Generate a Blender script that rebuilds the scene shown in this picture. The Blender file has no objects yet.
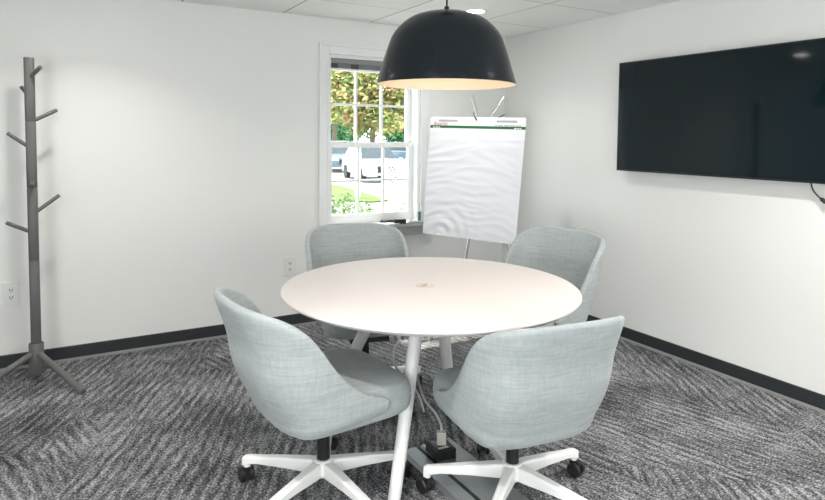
import bpy, bmesh, math, random
from mathutils import Vector, Matrix, noise
random.seed(7)
SC = bpy.context.scene
COL = SC.collection
PI = math.pi

# ------------------------------------------------------------------ camera
F_PX, Y0 = 613.77, 167.14
RT = Vector((0.86638, -0.49930, 0.00930))
UP = Vector((0.01703, 0.04814, 0.99870))
FW = Vector((0.49909, 0.86509, -0.05021))
EYE = Vector((0, 0, 1.36))
cam = bpy.data.cameras.new('camera')
co = bpy.data.objects.new('camera', cam)
COL.objects.link(co)
cam.sensor_width = 36
cam.lens = F_PX / 825 * 36
cam.shift_y = -(250 - Y0) / 825
cam.clip_start = 0.05
cam.clip_end = 300
m3 = Matrix((RT, UP, -FW)).transposed()
co.matrix_world = Matrix.Translation(EYE) @ m3.to_4x4()
SC.camera = co

# ------------------------------------------------------------------ world, sun, large lights, exposure
w = bpy.data.worlds.new('world')
SC.world = w
w.use_nodes = True
bg = w.node_tree.nodes['Background']
bg.inputs[0].default_value = (0.86, 0.94, 1.0, 1)
bg.inputs[1].default_value = 5
sl = bpy.data.lights.new('sun', 'SUN')
sl.energy = 8
sl.color = (1.0, 0.93, 0.80)
sl.angle = math.radians(0.6)
so = bpy.data.objects.new('sun', sl)
COL.objects.link(so)
so.rotation_euler = Vector((0.22, -0.99, -1.86)).to_track_quat('-Z', 'Y').to_euler()
# unseen fill lights added behind and beside the camera to brighten the room
def area(name, loc, target, sx, sy, energy, color):
    l = bpy.data.lights.new(name, 'AREA')
    l.shape = 'RECTANGLE'; l.size = sx; l.size_y = sy; l.energy = energy; l.color = color
    o = bpy.data.objects.new(name, l); COL.objects.link(o)
    o.location = loc
    o.rotation_euler = (Vector(target) - Vector(loc)).to_track_quat('-Z', 'Y').to_euler()
    return o
area('rear_fill_light', (1.9, -2.05, 1.35), (2.2, 2, 1.2), 2.8, 1.6, 27, (0.94, 0.97, 1.0))
area('side_fill_light', (-1.85, -0.7, 1.30), (3.2, 0.1, 2.5), 2.2, 1.5, 112, (0.94, 0.97, 1.0))
# daylight arriving through the window in the back wall
SC.view_settings.view_transform = 'Standard'
SC.view_settings.look = 'None'
SC.view_settings.gamma = 1
SC.view_settings.use_curve_mapping = False
SC.view_settings.exposure = 0.24

# ------------------------------------------------------------------ constants of the room
XR, YB, H = 3.294, 4.152, 2.20        # right wall, back wall, ceiling
XL, YF = -1.95, -2.2                  # left wall, rear wall

def at(px, py, D):
    """world point seen at pixel (px,py) at forward depth D"""
    return EYE + FW * D + RT * ((px - 412.5) / F_PX * D) - UP * ((py - Y0) / F_PX * D)

# ------------------------------------------------------------------ materials
def mat(name, color, rough=0.5, metal=0.0, spec=0.5, coat=0.0):
    m = bpy.data.materials.new(name); m.use_nodes = True
    b = m.node_tree.nodes['Principled BSDF']
    b.inputs['Base Color'].default_value = (*color, 1)
    b.inputs['Roughness'].default_value = rough
    b.inputs['Metallic'].default_value = metal
    b.inputs['Specular IOR Level'].default_value = spec
    b.inputs['Coat Weight'].default_value = coat
    return m

class N:
    """tiny node helper"""
    def __init__(s, m):
        s.t = m.node_tree; s.b = s.t.nodes['Principled BSDF']
    def n(s, kind, **kw):
        x = s.t.nodes.new(kind)
        for k, v in kw.items(): setattr(x, k, v)
        return x
    def l(s, a, b): s.t.links.new(a, b)
    def math(s, op, a, b=None, c=None, clamp=False):
        x = s.n('ShaderNodeMath', operation=op); x.use_clamp = clamp
        for i, v in enumerate((a, b, c)):
            if v is None: continue
            if isinstance(v, (int, float)): x.inputs[i].default_value = v
            else: s.l(v, x.inputs[i])
        return x.outputs[0]
    def noise(s, vec, scale, detail=2, rough=0.5):
        x = s.n('ShaderNodeTexNoise'); x.inputs['Scale'].default_value = scale
        x.inputs['Detail'].default_value = detail; x.inputs['Roughness'].default_value = rough
        s.l(vec, x.inputs['Vector']); return x.outputs['Fac']
    def mapping(s, vec, rot=(0, 0, 0), scale=(1, 1, 1), loc=(0, 0, 0)):
        x = s.n('ShaderNodeMapping'); x.inputs['Rotation'].default_value = rot
        x.inputs['Scale'].default_value = scale; x.inputs['Location'].default_value = loc
        s.l(vec, x.inputs['Vector']); return x.outputs[0]
    def coords(s): return s.n('ShaderNodeTexCoord').outputs['Object']
    def ramp(s, fac, stops):
        x = s.n('ShaderNodeValToRGB'); e = x.color_ramp.elements
        while len(e) < len(stops): e.new(0.5)
        for el, (p, c) in zip(e, stops):
            el.position = p; el.color = (*c, 1)
        s.l(fac, x.inputs[0]); return x.outputs[0]
    def mix(s, fac, a, b):
        x = s.n('ShaderNodeMix', data_type='RGBA')
        for sock, v in ((x.inputs[0], fac), (x.inputs[6], a), (x.inputs[7], b)):
            if isinstance(v, (int, float)): sock.default_value = v
            elif isinstance(v, tuple): sock.default_value = (*v, 1)
            else: s.l(v, sock)
        return x.outputs[2]
    def bump(s, h, strength, dist):
        x = s.n('ShaderNodeBump'); x.inputs['Strength'].default_value = strength
        x.inputs['Distance'].default_value = dist
        s.l(h, x.inputs['Height']); s.l(x.outputs[0], s.b.inputs['Normal'])

def noisy(name, c1, c2, scale, rough=0.5, bump=0.0, dist=0.002, **kw):
    m = mat(name, c1, rough, **kw); k = N(m); c = k.coords()
    f = k.noise(c, scale, 3)
    k.l(k.mix(f, c1, c2), k.b.inputs['Base Color'])
    if bump: k.bump(f, bump, dist)
    return m

M = {}
M['wall'] = noisy('wall_paint', (0.79, 0.79, 0.765), (0.82, 0.82, 0.795), 1.5, 0.62)
M['ceiling'] = noisy('ceiling_tile', (0.90, 0.90, 0.875), (0.93, 0.93, 0.905), 60, 0.9, 0.15)
M['base'] = noisy('baseboard_vinyl', (0.018, 0.022, 0.025), (0.026, 0.030, 0.033), 6, 0.45)
M['base_toe'] = mat('baseboard_toe', (0.20, 0.20, 0.20), 0.6)
M['trim'] = noisy('white_trim', (0.80, 0.81, 0.80), (0.83, 0.84, 0.83), 4, 0.35)
M['sill'] = noisy('grey_sill', (0.50, 0.50, 0.48), (0.56, 0.56, 0.54), 5, 0.5)
M['table'] = noisy('table_laminate', (0.67, 0.63, 0.612), (0.69, 0.65, 0.632), 3, 0.6, spec=0.25)
M['white_metal'] = noisy('white_powder_coat', (0.80, 0.80, 0.79), (0.83, 0.83, 0.82), 30, 0.38)
M['white_plastic'] = noisy('white_nylon', (0.80, 0.80, 0.78), (0.84, 0.84, 0.82), 20, 0.4)
M['black_plastic'] = noisy('black_plastic', (0.010, 0.010, 0.011), (0.018, 0.018, 0.020), 30, 0.4)
M['black_metal'] = noisy('black_steel', (0.008, 0.008, 0.009), (0.014, 0.014, 0.015), 20, 0.3)
M['shade'] = noisy('lamp_black_enamel', (0.005, 0.009, 0.013), (0.006, 0.011, 0.016), 3, 0.25, spec=0.35)
M['shade_in'] = mat('lamp_inner_enamel', (0.86, 0.80, 0.66), 0.45)
M['screen'] = mat('tv_glass', (0.004, 0.011, 0.015), 0.06, spec=0.3)
M['bezel'] = mat('tv_bezel', (0.006, 0.006, 0.007), 0.3)
M['stand'] = noisy('grey_painted_wood', (0.105, 0.105, 0.100), (0.130, 0.130, 0.124), 14, 0.5)
M['chrome'] = noisy('brushed_aluminium', (0.55, 0.55, 0.55), (0.62, 0.62, 0.62), 40, 0.28, metal=1.0)
M['dark_steel'] = noisy('dark_steel', (0.08, 0.08, 0.08), (0.12, 0.12, 0.12), 40, 0.35, metal=0.6)
M['outlet'] = noisy('outlet_plastic', (0.78, 0.78, 0.76), (0.80, 0.80, 0.78), 10, 0.35)
M['slot'] = mat('outlet_slot', (0.03, 0.03, 0.03), 0.6)
M['paper'] = noisy('pad_paper', (0.76, 0.775, 0.81), (0.78, 0.795, 0.83), 8, 0.8)
M['card'] = noisy('pad_card', (0.80, 0.80, 0.80), (0.82, 0.82, 0.82), 8, 0.7)
M['green'] = noisy('pad_green', (0.004, 0.10, 0.025), (0.006, 0.13, 0.035), 12, 0.6)
M['red'] = mat('pad_red_ink', (0.50, 0.02, 0.03), 0.6)
M['grey_ink'] = mat('pad_grey', (0.36, 0.38, 0.41), 0.6)
M['white_ink'] = mat('pad_white_ink', (0.75, 0.78, 0.76), 0.6)
M['black_ink'] = mat('pad_black_ink', (0.05, 0.05, 0.05), 0.6)
M['plate'] = noisy('raceway_aluminium', (0.30, 0.32, 0.33), (0.36, 0.38, 0.39), 9, 0.35, metal=0.7)
M['plate_dark'] = mat('raceway_gap', (0.02, 0.02, 0.02), 0.6)
M['beige'] = noisy('beige_plug_plastic', (0.52, 0.50, 0.44), (0.56, 0.54, 0.48), 30, 0.45)
M['cord_grey'] = noisy('grey_cord', (0.40, 0.40, 0.38), (0.45, 0.45, 0.43), 30, 0.5)
M['blind'] = noisy('blind_grey', (0.20, 0.21, 0.21), (0.28, 0.29, 0.29), 14, 0.5)
M['blind_dark'] = mat('blind_dark', (0.05, 0.05, 0.05), 0.5)
M['grommet'] = noisy('grommet_ring', (0.56, 0.47, 0.40), (0.60, 0.51, 0.44), 20, 0.3)

def emit(name, color, strength):
    m = bpy.data.materials.new(name); m.use_nodes = True
    b = m.node_tree.nodes['Principled BSDF']
    b.inputs['Base Color'].default_value = (0.8, 0.8, 0.8, 1)
    b.inputs['Emission Color'].default_value = (*color, 1)
    b.inputs['Emission Strength'].default_value = strength
    return m
M['led'] = emit('downlight_led', (1.0, 0.97, 0.90), 40)
M['bulb'] = emit('warm_bulb', (1.0, 0.62, 0.30), 4)

def glass(name):
    m = bpy.data.materials.new(name); m.use_nodes = True
    t = m.node_tree; t.nodes.clear()
    o = t.nodes.new('ShaderNodeOutputMaterial'); mx = t.nodes.new('ShaderNodeMixShader')
    tr = t.nodes.new('ShaderNodeBsdfTransparent'); gl = t.nodes.new('ShaderNodeBsdfGlossy')
    lw = t.nodes.new('ShaderNodeLayerWeight'); lw.inputs[0].default_value = 0.5
    pw_ = t.nodes.new('ShaderNodeMath'); pw_.operation = 'POWER'; pw_.inputs[1].default_value = 4; t.links.new(lw.outputs['Facing'], pw_.inputs[0])
    fr = t.nodes.new('ShaderNodeMath'); fr.operation = 'MULTIPLY_ADD'; fr.inputs[1].default_value = 0.5; fr.inputs[2].default_value = 0.02; t.links.new(pw_.outputs[0], fr.inputs[0])
    gl.inputs['Roughness'].default_value = 0.02
    tr.inputs[0].default_value = (0.97, 0.985, 0.98, 1)
    t.links.new(fr.outputs[0], mx.inputs[0]); t.links.new(tr.outputs[0], mx.inputs[1])
    t.links.new(gl.outputs[0], mx.inputs[2]); t.links.new(mx.outputs[0], o.inputs[0])
    return m
M['glass'] = glass('window_glass')

# fabric: linen weave, heathered
def fabric(name, c1, c2):
    m = mat(name, c1, 0.85, spec=0.25); k = N(m); c = k.coords()
    a = k.noise(k.mapping(c, scale=(9, 9, 150)), 1.0, 3, 0.6)
    b = k.noise(k.mapping(c, scale=(110, 110, 7)), 1.0, 3, 0.6)
    g = k.noise(c, 420, 1)
    s = k.math('ADD', k.math('MULTIPLY', a, 0.62), k.math('MULTIPLY', b, 0.38))
    s = k.math('ADD', s, k.math('MULTIPLY', k.math('SUBTRACT', g, 0.5), 0.18))
    k.l(k.ramp(s, [(0.36, c2), (0.5, tuple((p + q) / 2 for p, q in zip(c1, c2))), (0.62, c1)]), k.b.inputs['Base Color'])
    k.b.inputs['Sheen Weight'].default_value = 0.15
    k.bump(k.math('ADD', a, b), 0.12, 0.002)
    return m
M['fabric'] = fabric('linen_fabric', (0.425, 0.455, 0.457), (0.325, 0.357, 0.365))

# carpet: grey tufted carpet with broken diagonal strokes in patches
def carpet():
    m = mat('carpet', (0.1, 0.1, 0.1), 0.95, spec=0.1); k = N(m); c = k.coords()
    wob = k.n('ShaderNodeTexNoise'); wob.inputs['Scale'].default_value = 3; k.l(c, wob.inputs['Vector'])
    add = k.n('ShaderNodeVectorMath', operation='MULTIPLY_ADD')
    k.l(wob.outputs['Color'], add.inputs[0]); add.inputs[1].default_value = (0.05, 0.05, 0); k.l(c, add.inputs[2])
    cw = add.outputs[0]
    vor = k.n('ShaderNodeTexVoronoi', feature='F1', distance='CHEBYCHEV')
    vor.inputs['Scale'].default_value = 1.0; vor.inputs['Randomness'].default_value = 0.85
    k.l(k.mapping(cw, rot=(0, 0, 0.5), scale=(2.0, 1.3, 0)), vor.inputs['Vector'])
    sep = k.n('ShaderNodeSeparateColor'); k.l(vor.outputs['Color'], sep.inputs[0])
    pick = k.math('GREATER_THAN', sep.outputs[0], 0.5)
    def strokes(deg, per, seed):
        v = k.mapping(cw, rot=(0, 0, -math.radians(deg)), loc=(seed, seed * 1.7, 0))   # x along the stroke
        sp = k.n('ShaderNodeSeparateXYZ'); k.l(v, sp.inputs[0])
        n1 = k.noise(k.mapping(v, scale=(9, 22, 0)), 1.0, 3, 0.6)
        wv = k.math('SINE', k.math('ADD', k.math('MULTIPLY', sp.outputs[1], 2 * PI / per), k.math('MULTIPLY', n1, 4.5)))
        n2 = k.noise(k.mapping(v, scale=(11, 55, 0)), 1.0, 3, 0.65)
        msk = k.math('MULTIPLY', k.math('SUBTRACT', k.noise(k.mapping(v, scale=(4, 7, 0)), 1.0, 2), 0.30), 0.42, clamp=True)
        return k.math('ADD', k.math('MULTIPLY', wv, msk), n2)
    s1 = strokes(62, 0.050, 0.3); s2 = strokes(-76, 0.046, 4.1)
    x = k.n('ShaderNodeMix', data_type='FLOAT'); k.l(pick, x.inputs[0]); k.l(s1, x.inputs[2]); k.l(s2, x.inputs[3])
    s = x.outputs[0]
    big = k.noise(c, 2.6, 3, 0.6)
    s = k.math('ADD', s, k.math('MULTIPLY', k.math('SUBTRACT', big, 0.5), 0.75))
    f1 = k.noise(c, 105, 2, 0.75); f2 = k.noise(c, 420, 1)
    s = k.math('ADD', s, k.math('MULTIPLY', k.math('SUBTRACT', f1, 0.5), 1.9))
    col = k.ramp(s, [(0.16, (0.030, 0.031, 0.034)), (0.40, (0.095, 0.096, 0.102)), (0.60, (0.215, 0.216, 0.226)), (0.88, (0.48, 0.48, 0.49))])
    k.l(col, k.b.inputs['Base Color'])
    k.bump(k.math('ADD', f1, f2), 0.5, 0.006)
    return m
M['carpet'] = carpet()

def leafmat(name, stops, scale):
    m = mat(name, (0.1, 0.2, 0.05), 0.6, spec=0.2); k = N(m); c = k.coords()
    k.l(k.ramp(k.noise(c, scale, 4, 0.75), stops), k.b.inputs['Base Color'])
    return m
M['leaf_autumn'] = leafmat('autumn_leaves', [(0.32, (0.13, 0.20, 0.05)), (0.44, (0.30, 0.36, 0.11)), (0.54, (0.44, 0.38, 0.15)), (0.64, (0.50, 0.26, 0.15))], 0.75)
M['leaf_green'] = leafmat('green_leaves', [(0.35, (0.04, 0.16, 0.06)), (0.55, (0.10, 0.32, 0.11)), (0.7, (0.22, 0.38, 0.12))], 0.9)
M['leaf_bush'] = leafmat('bush_leaves', [(0.35, (0.03, 0.08, 0.02)), (0.5, (0.10, 0.17, 0.05)), (0.68, (0.26, 0.30, 0.14))], 9.0)
M['bark'] = noisy('bark', (0.10, 0.07, 0.05), (0.18, 0.14, 0.10), 12, 0.9)
M['asphalt'] = noisy('pale_pavement', (0.30, 0.30, 0.29), (0.36, 0.36, 0.35), 5, 0.9)
M['lawn'] = noisy('lawn', (0.050, 0.090, 0.004), (0.075, 0.115, 0.006), 8, 0.9)
M['fence'] = noisy('white_fence', (0.42, 0.42, 0.42), (0.47, 0.47, 0.47), 8, 0.6)
M['car_white'] = mat('car_white_paint', (0.36, 0.37, 0.38), 0.25, coat=0.5)
M['car_silver'] = mat('car_silver_paint', (0.10, 0.14, 0.18), 0.25, metal=0.3, coat=0.5)
M['car_glass'] = mat('car_glass', (0.02, 0.03, 0.035), 0.05)
M['tyre'] = mat('tyre', (0.015, 0.015, 0.015), 0.8)
M['bottle_white'] = noisy('bottle_white', (0.70, 0.75, 0.74), (0.74, 0.79, 0.78), 20, 0.4)
M['bottle_label'] = noisy('bottle_label_grey', (0.16, 0.20, 0.20), (0.24, 0.28, 0.28), 60, 0.5)

# ------------------------------------------------------------------ mesh helpers
def obj(name, bm, m, parent=None, smooth=True, loc=None, label=None, bevel=0, subsurf=0, solid=0, auto=True):
    me = bpy.data.meshes.new(name)
    bmesh.ops.recalc_face_normals(bm, faces=bm.faces)
    bm.to_mesh(me); bm.free()
    ms = m if isinstance(m, (list, tuple)) else [m]
    for x in ms: me.materials.append(x)
    o = bpy.data.objects.new(name, me); COL.objects.link(o)
    if smooth:
        for p in me.polygons: p.use_smooth = True
        if auto and not subsurf:
            me.set_sharp_from_angle(angle=math.radians(40))
    if parent: o.parent = parent
    if loc is not None: o.location = loc
    if label: o['label'] = label
    if solid:
        md = o.modifiers.new('solidify', 'SOLIDIFY'); md.thickness = solid; md.offset = -1; md.use_even_offset = True
    if subsurf:
        md = o.modifiers.new('subdivision', 'SUBSURF'); md.levels = subsurf; md.render_levels = subsurf
    if bevel:
        md = o.modifiers.new('bevel', 'BEVEL'); md.width = bevel; md.segments = 2; md.limit_method = 'ANGLE'
    return o

def thing(name, label, cat, loc=(0, 0, 0), rz=0, group=None):
    o = bpy.data.objects.new(name, None); COL.objects.link(o)
    o.empty_display_size = 0.1
    o.location = loc; o.rotation_euler = (0, 0, rz)
    return tag(o, label, cat, group)
def tag(o, label, cat, group=None):
    o['label'] = label; o['category'] = cat
    if group: o['group'] = group
    return o
def struct(name, bm, m, parent=None, **kw):
    o = obj(name, bm, m, parent, **kw)
    if parent is None: o['kind'] = 'structure'
    return o

def box(bm, x0, x1, y0, y1, z0, z1, mi=0, mtx=None):
    vs = [bm.verts.new((x, y, z)) for z in (z0, z1) for y in (y0, y1) for x in (x0, x1)]
    if mtx is not None:
        for v in vs: v.co = mtx @ v.co
    for f in ((0, 2, 3, 1), (4, 5, 7, 6), (0, 1, 5, 4), (2, 6, 7, 3), (0, 4, 6, 2), (1, 3, 7, 5)):
        bm.faces.new([vs[i] for i in f]).material_index = mi
def B(): return bmesh.new()
def bx(*a, **k):
    bm = B(); box(bm, *a, **k); return bm
def ring(bm, pts): return [bm.verts.new(p) for p in pts]
def skin(bm, r1, r2, mi=0):
    n = len(r1)
    for i in range(n):
        bm.faces.new((r1[i], r1[(i + 1) % n], r2[(i + 1) % n], r2[i])).material_index = mi
def tube(bm, pts, rads, seg=12, caps=True, mi=0):
    """round tube through points with per-point radius"""
    pts = [Vector(p) for p in pts]
    if isinstance(rads, (int, float)): rads = [rads] * len(pts)
    d0 = (pts[1] - pts[0]).normalized()
    a = d0.orthogonal().normalized()
    prev = None; first = None
    for i, p in enumerate(pts):
        d = ((pts[min(i + 1, len(pts) - 1)] - pts[i]).normalized() + (pts[i] - pts[max(i - 1, 0)]).normalized())
        d = d.normalized() if d.length > 1e-6 else d0
        a = (a - d * a.dot(d)).normalized(); b = d.cross(a)
        r = ring(bm, [p + (a * math.cos(t) + b * math.sin(t)) * rads[i] for t in [2 * PI * j / seg for j in range(seg)]])
        if prev: skin(bm, prev, r, mi)
        else: first = r
        prev = r
    if caps:
        bm.faces.new(list(reversed(first))).material_index = mi; bm.faces.new(prev).material_index = mi
def lathe(bm, prof, seg=48, c=(0, 0), mi=0, close=False):
    """revolve (r,z) profile about z"""
    rows = []
    for r, z in prof:
        if r < 1e-6: rows.append([bm.verts.new((c[0], c[1], z))])
        else: rows.append(ring(bm, [(c[0] + r * math.cos(2 * PI * j / seg), c[1] + r * math.sin(2 * PI * j / seg), z) for j in range(seg)]))
    if close: rows.append(rows[0])
    for a, b in zip(rows, rows[1:]):
        for i in range(seg):
            j = (i + 1) % seg
            if len(a) == 1 and len(b) == 1: continue
            if len(a) == 1: f = (a[0], b[j], b[i])
            elif len(b) == 1: f = (a[i], a[j], b[0])
            else: f = (a[i], a[j], b[j], b[i])
            bm.faces.new(f).material_index = mi
def spline(pts, n=8):
    """catmull-rom through points"""
    P = [Vector(p) for p in pts]; P = [2 * P[0] - P[1]] + P + [2 * P[-1] - P[-2]]
    out = []
    for i in range(1, len(P) - 2):
        for k in range(n):
            t = k / n; a, b, c, d = P[i - 1:i + 3]
            out.append(0.5 * ((2 * b) + (c - a) * t + (2 * a - 5 * b + 4 * c - d) * t * t + (3 * b - a - 3 * c + d) * t ** 3))
    out.append(P[-2]); return out
def lerp_tab(tab, x):
    """smooth interpolation of a table of (x, y)"""
    if x <= tab[0][0]: return tab[0][1]
    for i in range(len(tab) - 1):
        if x <= tab[i + 1][0]:
            x0, y0 = tab[i]; x1, y1 = tab[i + 1]; t = (x - x0) / (x1 - x0)
            ym = tab[i - 1][1] if i > 0 else y0; yp = tab[i + 2][1] if i + 2 < len(tab) else y1
            xm = tab[i - 1][0] if i > 0 else x0 - (x1 - x0); xp = tab[i + 2][0] if i + 2 < len(tab) else x1 + (x1 - x0)
            m0 = (y1 - ym) / (x1 - xm) * (x1 - x0); m1 = (yp - y0) / (xp - x0) * (x1 - x0)
            return (2 * t ** 3 - 3 * t * t + 1) * y0 + (t ** 3 - 2 * t * t + t) * m0 + (-2 * t ** 3 + 3 * t * t) * y1 + (t ** 3 - t * t) * m1
    return tab[-1][1]

# ================================================================== THE SETTING
struct('floor', bx(XL, XR, YF, YB, -0.1, 0), M['carpet'], smooth=False)

# window opening in the back wall
WX0, WX1, WZ0, WZ1 = 1.690, 2.462, 0.690, 1.945
bm = B(); T = 0.20
box(bm, XL - 0.1, WX0, YB, YB + T, 0, H + 0.1); box(bm, WX1, XR + 0.12, YB, YB + T, 0, H + 0.1)
box(bm, WX0, WX1, YB, YB + T, 0, WZ0); box(bm, WX0, WX1, YB, YB + T, WZ1, H + 0.1)
struct('wall_back', bm, M['wall'], smooth=False)
struct('wall_right', bx(XR, XR + 0.12, YF, YB, 0, H + 0.1), M['wall'], smooth=False)
struct('wall_left', bx(XL - 0.1, XL, YF, YB, 0, H + 0.1), M['wall'], smooth=False)
struct('wall_rear', bx(XL - 0.1, XR + 0.12, YF - 0.1, YF, 0, H + 0.1), M['wall'], smooth=False)

# suspended ceiling: square tiles laid in a grid of slim bars
bm = B()
gx = [1.355 + 0.662 * k for k in range(-5, 3)]
gy = [3.625 - 0.662 * k for k in range(0, 9)]
box(bm, XL, XR, YF, YB, H + 0.0012, H + 0.06, 1)
xs = [XL] + [x for x in gx if XL + 0.02 < x < XR - 0.02] + [XR]
ys = sorted([YF] + [y for y in gy if YF + 0.02 < y < YB - 0.02] + [YB])
for a, b in zip(xs, xs[1:]):
    for c, d in zip(ys, ys[1:]):
        box(bm, a + 0.006, b - 0.006, c + 0.006, d - 0.006, H, H + 0.0012)
M['ceil_gap'] = mat('ceiling_bar', (0.36, 0.36, 0.34), 0.7)
struct('ceiling', bm, [M['ceiling'], M['ceil_gap']], smooth=False)

# baseboards: dark vinyl cove base with a paler toe line
def baseboard(name, along, lo, hi):
    bm = B(); prof = [(0, 0), (0.017, 0), (0.014, 0.010), (0.009, 0.016), (0.008, 0.083), (0.006, 0.088), (0, 0.088)]
    rows = []
    for t in (lo, hi):
        if along == 'x': rows.append(ring(bm, [(t, YB - d, z) for d, z in prof]))
        else: rows.append(ring(bm, [(XR - d, t, z) for d, z in prof]))
    n = len(prof)
    for i in range(n):
        f = bm.faces.new((rows[0][i], rows[0][(i + 1) % n], rows[1][(i + 1) % n], rows[1][i]))
        f.material_index = 1 if i in (1, 2) else 0
    bm.faces.new(rows[0]); bm.faces.new(rows[1])
    struct(name, bm, [M['base'], M['base_toe']], smooth=False)
baseboard('baseboard_back', 'x', XL, XR)
baseboard('baseboard_right', 'y', YF, YB - 0.018)

# window casing (trim) on the room side
bm = B(); cw = 0.076
def casing(bm, x0, x1, z0, z1):
    box(bm, x0, x1, YB - 0.018, YB, z0, z1)
for a in ((WX0 - cw, WX0, WZ0, WZ1 + cw), (WX1, WX1 + cw, WZ0, WZ1 + cw), (WX0, WX1, WZ1, WZ1 + cw)):
    casing(bm, *a)
# raised outer bead
box(bm, WX0 - cw, WX0 - cw + 0.020, YB - 0.027, YB - 0.018, WZ0, WZ1 + cw)
box(bm, WX1 + cw - 0.020, WX1 + cw, YB - 0.027, YB - 0.018, WZ0, WZ1 + cw)
box(bm, WX0 - cw + 0.02, WX1 + cw - 0.02, YB - 0.027, YB - 0.018, WZ1 + cw - 0.02, WZ1 + cw)
# inner bead
box(bm, WX0 - 0.014, WX0, YB - 0.023, YB - 0.018, WZ0, WZ1 + 0.014)
box(bm, WX1, WX1 + 0.014, YB - 0.023, YB - 0.018, WZ0, WZ1 + 0.014)
box(bm, WX0, WX1, YB - 0.023, YB - 0.018, WZ1, WZ1 + 0.014)
struct('trim_1', bm, M['trim'], smooth=False, bevel=0.003)
# stool and apron under the window
bm = B()
box(bm, WX0 - cw - 0.03, WX1 + cw + 0.03, YB - 0.075, YB, WZ0 - 0.026, WZ0 - 0.001)
box(bm, WX0 + 0.001, WX1 - 0.001, YB, YB + 0.075, WZ0 - 0.0, WZ0 + 0.006)
box(bm, WX0 - cw, WX1 + cw, YB - 0.018, YB, WZ0 - 0.10, WZ0 - 0.026)
box(bm, WX0 - cw, WX1 + cw, YB - 0.024, YB - 0.018, WZ0 - 0.10, WZ0 - 0.085)
struct('trim_2', bm, M['sill'], smooth=False, bevel=0.003)

# double-hung window: jamb, upper sash (outer plane), lower sash (inner plane), muntins, panes
win = bpy.data.objects.new('window_1', None); COL.objects.link(win)
win.location = ((WX0 + WX1) / 2, YB + 0.1, WZ0); win['kind'] = 'structure'
def wl(bm):
    bmesh.ops.translate(bm, verts=bm.verts, vec=-Vector(win.location)); return bm
bm = B(); j = 0.022
box(bm, WX0, WX0 + j, YB + 0.005, YB + 0.17, WZ0 + 0.006, WZ1); box(bm, WX1 - j, WX1, YB + 0.005, YB + 0.17, WZ0 + 0.006, WZ1)
box(bm, WX0 + j, WX1 - j, YB + 0.005, YB + 0.17, WZ1 - j, WZ1); box(bm, WX0 + j, WX1 - j, YB + 0.076, YB + 0.19, WZ0 + 0.006, WZ0 + 0.02)
obj('jamb', wl(bm), M['trim'], win, smooth=False)
MR = 1.290
def sash(name, y, z0, z1, st, rb, rt):
    bm = B(); x0, x1 = WX0 + j, WX1 - j
    box(bm, x0, x0 + st, y, y + 0.034, z0, z1); box(bm, x1 - st, x1, y, y + 0.034, z0, z1)
    box(bm, x0 + st, x1 - st, y, y + 0.034, z0, z0 + rb); box(bm, x0 + st, x1 - st, y, y + 0.034, z1 - rt, z1)
    gx0, gx1, gz0, gz1 = x0 + st, x1 - st, z0 + rb, z1 - rt
    for k in (1, 2):
        xm = gx0 + (gx1 - gx0) * k / 3
        box(bm, xm - 0.0085, xm + 0.0085, y + 0.005, y + 0.029, gz0, gz1)
    zm = (gz0 + gz1) / 2
    box(bm, gx0, gx1, y + 0.006, y + 0.028, zm - 0.0085, zm + 0.0085)
    s = obj(name, wl(bm), M['trim'], win, smooth=False)
    obj('pane', wl(bx(gx0, gx1, y + 0.015, y + 0.019, gz0, gz1)), M['glass'], s, smooth=False)
sash('sash', YB + 0.115, MR - 0.02, WZ1 - j, 0.036, 0.036, 0.04)
sash('sash', YB + 0.078, WZ0 + 0.02, MR + 0.02, 0.040, 0.055, 0.036)

# made-up windows added out of view as a source for the two fill lights
def added_window(name, m4, wd, ht):
    e = bpy.data.objects.new(name, None); COL.objects.link(e); e.matrix_world = m4; e['kind'] = 'structure'
    bm = B(); hw, hh2 = wd / 2, ht / 2
    for a in ((-hw - .08, -hw, -hh2 - .08, hh2 + .08), (hw, hw + .08, -hh2 - .08, hh2 + .08), (-hw, hw, hh2, hh2 + .08), (-hw, hw, -hh2 - .08, -hh2), (-.02, .02, -hh2, hh2)):
        box(bm, a[0], a[1], 0.0, 0.03, a[2], a[3])
    obj('frame', bm, M['trim'], e, smooth=False)
    obj('pane', bx(-hw, hw, 0.004, 0.008, -hh2, hh2), M['glass'], e, smooth=False)
added_window('added_window_rear', Matrix.Translation((1.9, YF, 1.30)), 2.8, 1.5)
added_window('added_window_side', Matrix.Translation((XL, -0.7, 1.30)) @ Matrix.Rotation(-PI / 2, 4, 'Z'), 2.2, 1.4)

# ================================================================== ROUND TABLE
TC = Vector((1.341, 2.166, 0))
tb = thing('meeting_table', 'round white meeting table with four splayed white legs in the middle of the room', 'table', TC)
bm = B(); R = 0.615
lathe(bm, [(0, 0.709), (R - 0.045, 0.709), (R - 0.022, 0.713), (R - 0.004, 0.724), (R, 0.729), (R - 0.0012, 0.733), (R - 0.004, 0.735), (0, 0.735)], 128)
obj('tabletop', bm, M['table'], tb)
def tleg(a, rt, rf):
    bm = B(); d = Vector((math.cos(a), math.sin(a), 0))
    p0 = d * rt + Vector((0, 0, 0.709)); p1 = d * rf
    dirv = (p1 - p0).normalized()
    tube(bm, [p0, p0.lerp(p1, 0.5), p1 + Vector((0, 0, 0.006))], [0.0265, 0.026, 0.024], 20)
    tube(bm, [p1 + Vector((0, 0, 0.012)), p1], [0.022, 0.022], 16)
    return bm
for a, rt, rf in ((218, 0.11, 0.365), (130, 0.20, 0.55), (42, 0.13, 0.42), (-49, 0.25, 0.36)):
    obj('leg', tleg(math.radians(a), rt, rf), M['white_metal'], tb)
bm = B(); lathe(bm, [(0, 0.700), (0.20, 0.700), (0.20, 0.7088), (0, 0.7088)], 32)
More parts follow.
